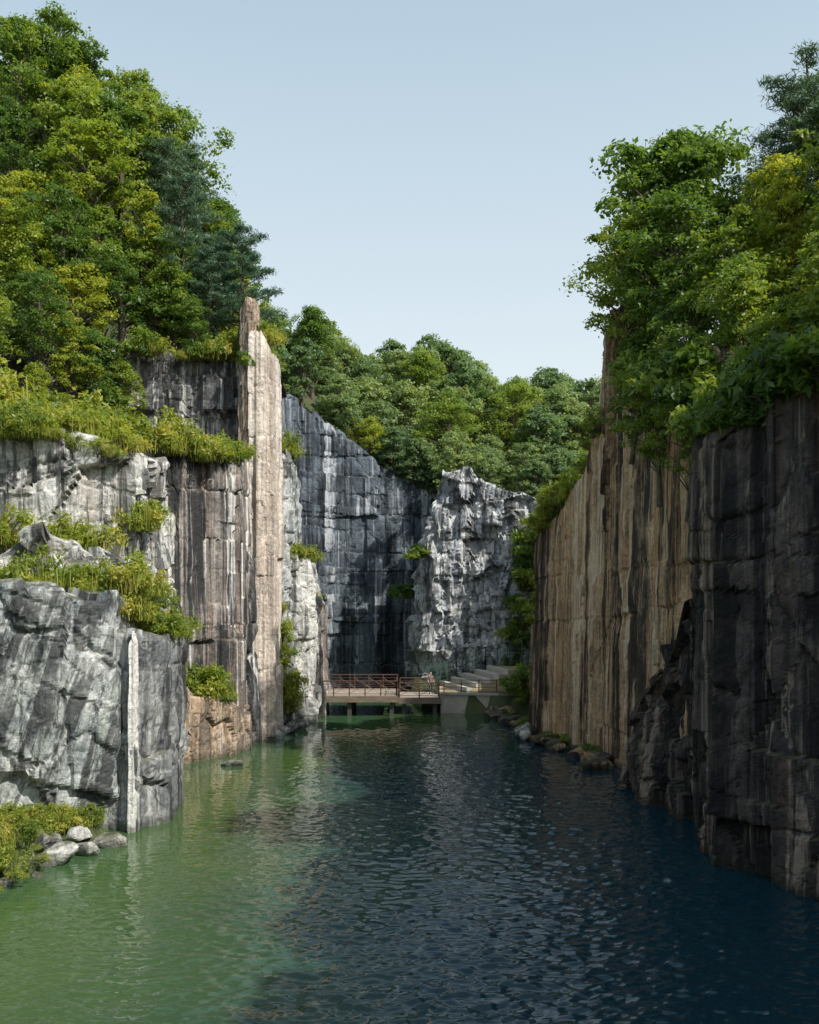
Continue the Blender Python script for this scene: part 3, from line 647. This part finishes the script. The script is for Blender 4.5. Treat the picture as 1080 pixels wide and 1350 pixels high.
# ------------------------------------------------------------ person
def person(name,loc,rz,shirt,trous):
    Vx=[];E=[];R=[]
    def chain(pts,par=None):
        last=par
        for (p,r) in pts:
            Vx.append(p);R.append(r);i=len(Vx)-1
            if last is not None: E.append((last,i))
            last=i
        return last
    pel=chain([((0,0,0.93),0.15)])
    ch=chain([((0,0.0,1.12),0.13),((0,0,1.33),0.155)],pel)
    chain([((0,0,1.47),0.06),((0,-0.01,1.55),0.065),((0,-0.015,1.63),0.098),((0,-0.01,1.70),0.075)],ch)
    for s in (-1,1):
        chain([((s*.10,0,0.86),0.095),((s*.11,-0.02,0.48),0.065),((s*.12,0.02,0.09),0.042),((s*.13,-0.13,0.04),0.036)],pel)
        w=chain([((s*.18,0,1.38),0.06),((s*.25,0.02,1.10),0.042),((s*.24,-0.12,0.90),0.028),((s*.235,-0.17,0.85),0.03)],ch)
        for k in range(4):
            l=(.065,.08,.075,.055)[k]
            chain([((s*(.21+.016*k),-0.20,0.83),0.009),((s*(.21+.016*k),-0.21-l*.4,0.80-l*.5),0.008)],w)
        chain([((s*.20,-0.19,0.87),0.01),((s*.185,-0.22,0.86),0.009)],w)
    me=bpy.data.meshes.new(name);me.from_pydata(Vx,E,[])
    o=bpy.data.objects.new(name,me);COL.objects.link(o)
    md=o.modifiers.new('s','SKIN')
    for i,sv in enumerate(me.skin_vertices[0].data):
        sv.radius=(R[i],R[i]*(0.75 if i<3 else 1));sv.use_root=(i==0)
    o.modifiers.new('sub','SUBSURF').levels=1
    dg=bpy.context.evaluated_depsgraph_get();m2=bpy.data.meshes.new_from_object(o.evaluated_get(dg))
    o.modifiers.clear();o.data=m2
    m2.materials.clear()
    for m in (simple('skin',(0.45,0.28,0.2),(0.5,0.32,0.23)),simple('shirt',shirt,shirt),simple('trousers',trous,trous),simple('hair',(0.015,0.012,0.01),(0.03,0.02,0.02))): m2.materials.append(m)
    for p in m2.polygons:
        c=p.center
        p.material_index=(3 if (c.z>1.68 or (c.z>1.56 and c.y>0.02)) else 0) if c.z>1.47 else (0 if abs(c.x)>.19 and c.z<1.12 else (1 if c.z>0.95 else (2 if c.z>0.08 else 3)))
        p.use_smooth=True
    o.location=loc;o.rotation_euler=(0,0,rz);return o
person('person',(1.65,77.0,1.2),0.5,(0.16,0.13,0.12),(0.04,0.05,0.08))
# ------------------------------------------------------------ light
az=math.radians(38);el=math.radians(46)
v=Vector((math.cos(el)*math.cos(az),-math.cos(el)*math.sin(az),math.sin(el)))
sd=bpy.data.lights.new('sun','SUN');sd.energy=5.0;sd.angle=math.radians(0.5);sd.color=(1,0.95,0.85)
so=bpy.data.objects.new('sun',sd);COL.objects.link(so);so.rotation_euler=v.to_track_quat('Z','Y').to_euler()
W=bpy.data.worlds.new('World');S.world=W;W.use_nodes=True
nt=W.node_tree;bg=nt.nodes['Background'];sk=nt.nodes.new('ShaderNodeTexSky');sk.sky_type='NISHITA';sk.sun_disc=False
sk.sun_elevation=el;sk.sun_rotation=math.atan2(v.x,v.y);sk.air_density=1.0;sk.dust_density=2.5;sk.ozone_density=1.5
tc=nt.nodes.new('ShaderNodeTexCoord');sx=nt.nodes.new('ShaderNodeSeparateXYZ');nt.links.new(tc.outputs['Generated'],sx.inputs[0])
hf=mapr(nt,sx.outputs[2],0.0,0.9,0.97,0.35)
hz=mixc(nt,mapr(nt,sx.outputs[2],0.2,0.62),(5.9,6.5,6.7),(4.2,5.5,6.2))
nt.links.new(mixc(nt,hf,sk.outputs[0],hz),bg.inputs[0]);bg.inputs[1].default_value=0.148
cd=bpy.data.cameras.new('camera');co=bpy.data.objects.new('camera',cd);COL.objects.link(co)
cd.sensor_fit='VERTICAL';cd.sensor_height=36;cd.lens=36*1300/1350;cd.shift_y=125/1350;cd.clip_end=6000
co.location=(0,0,8);co.rotation_euler=(math.pi/2,0,0);S.camera=co
S.view_settings.view_transform='Standard';S.view_settings.look='None';S.view_settings.exposure=0
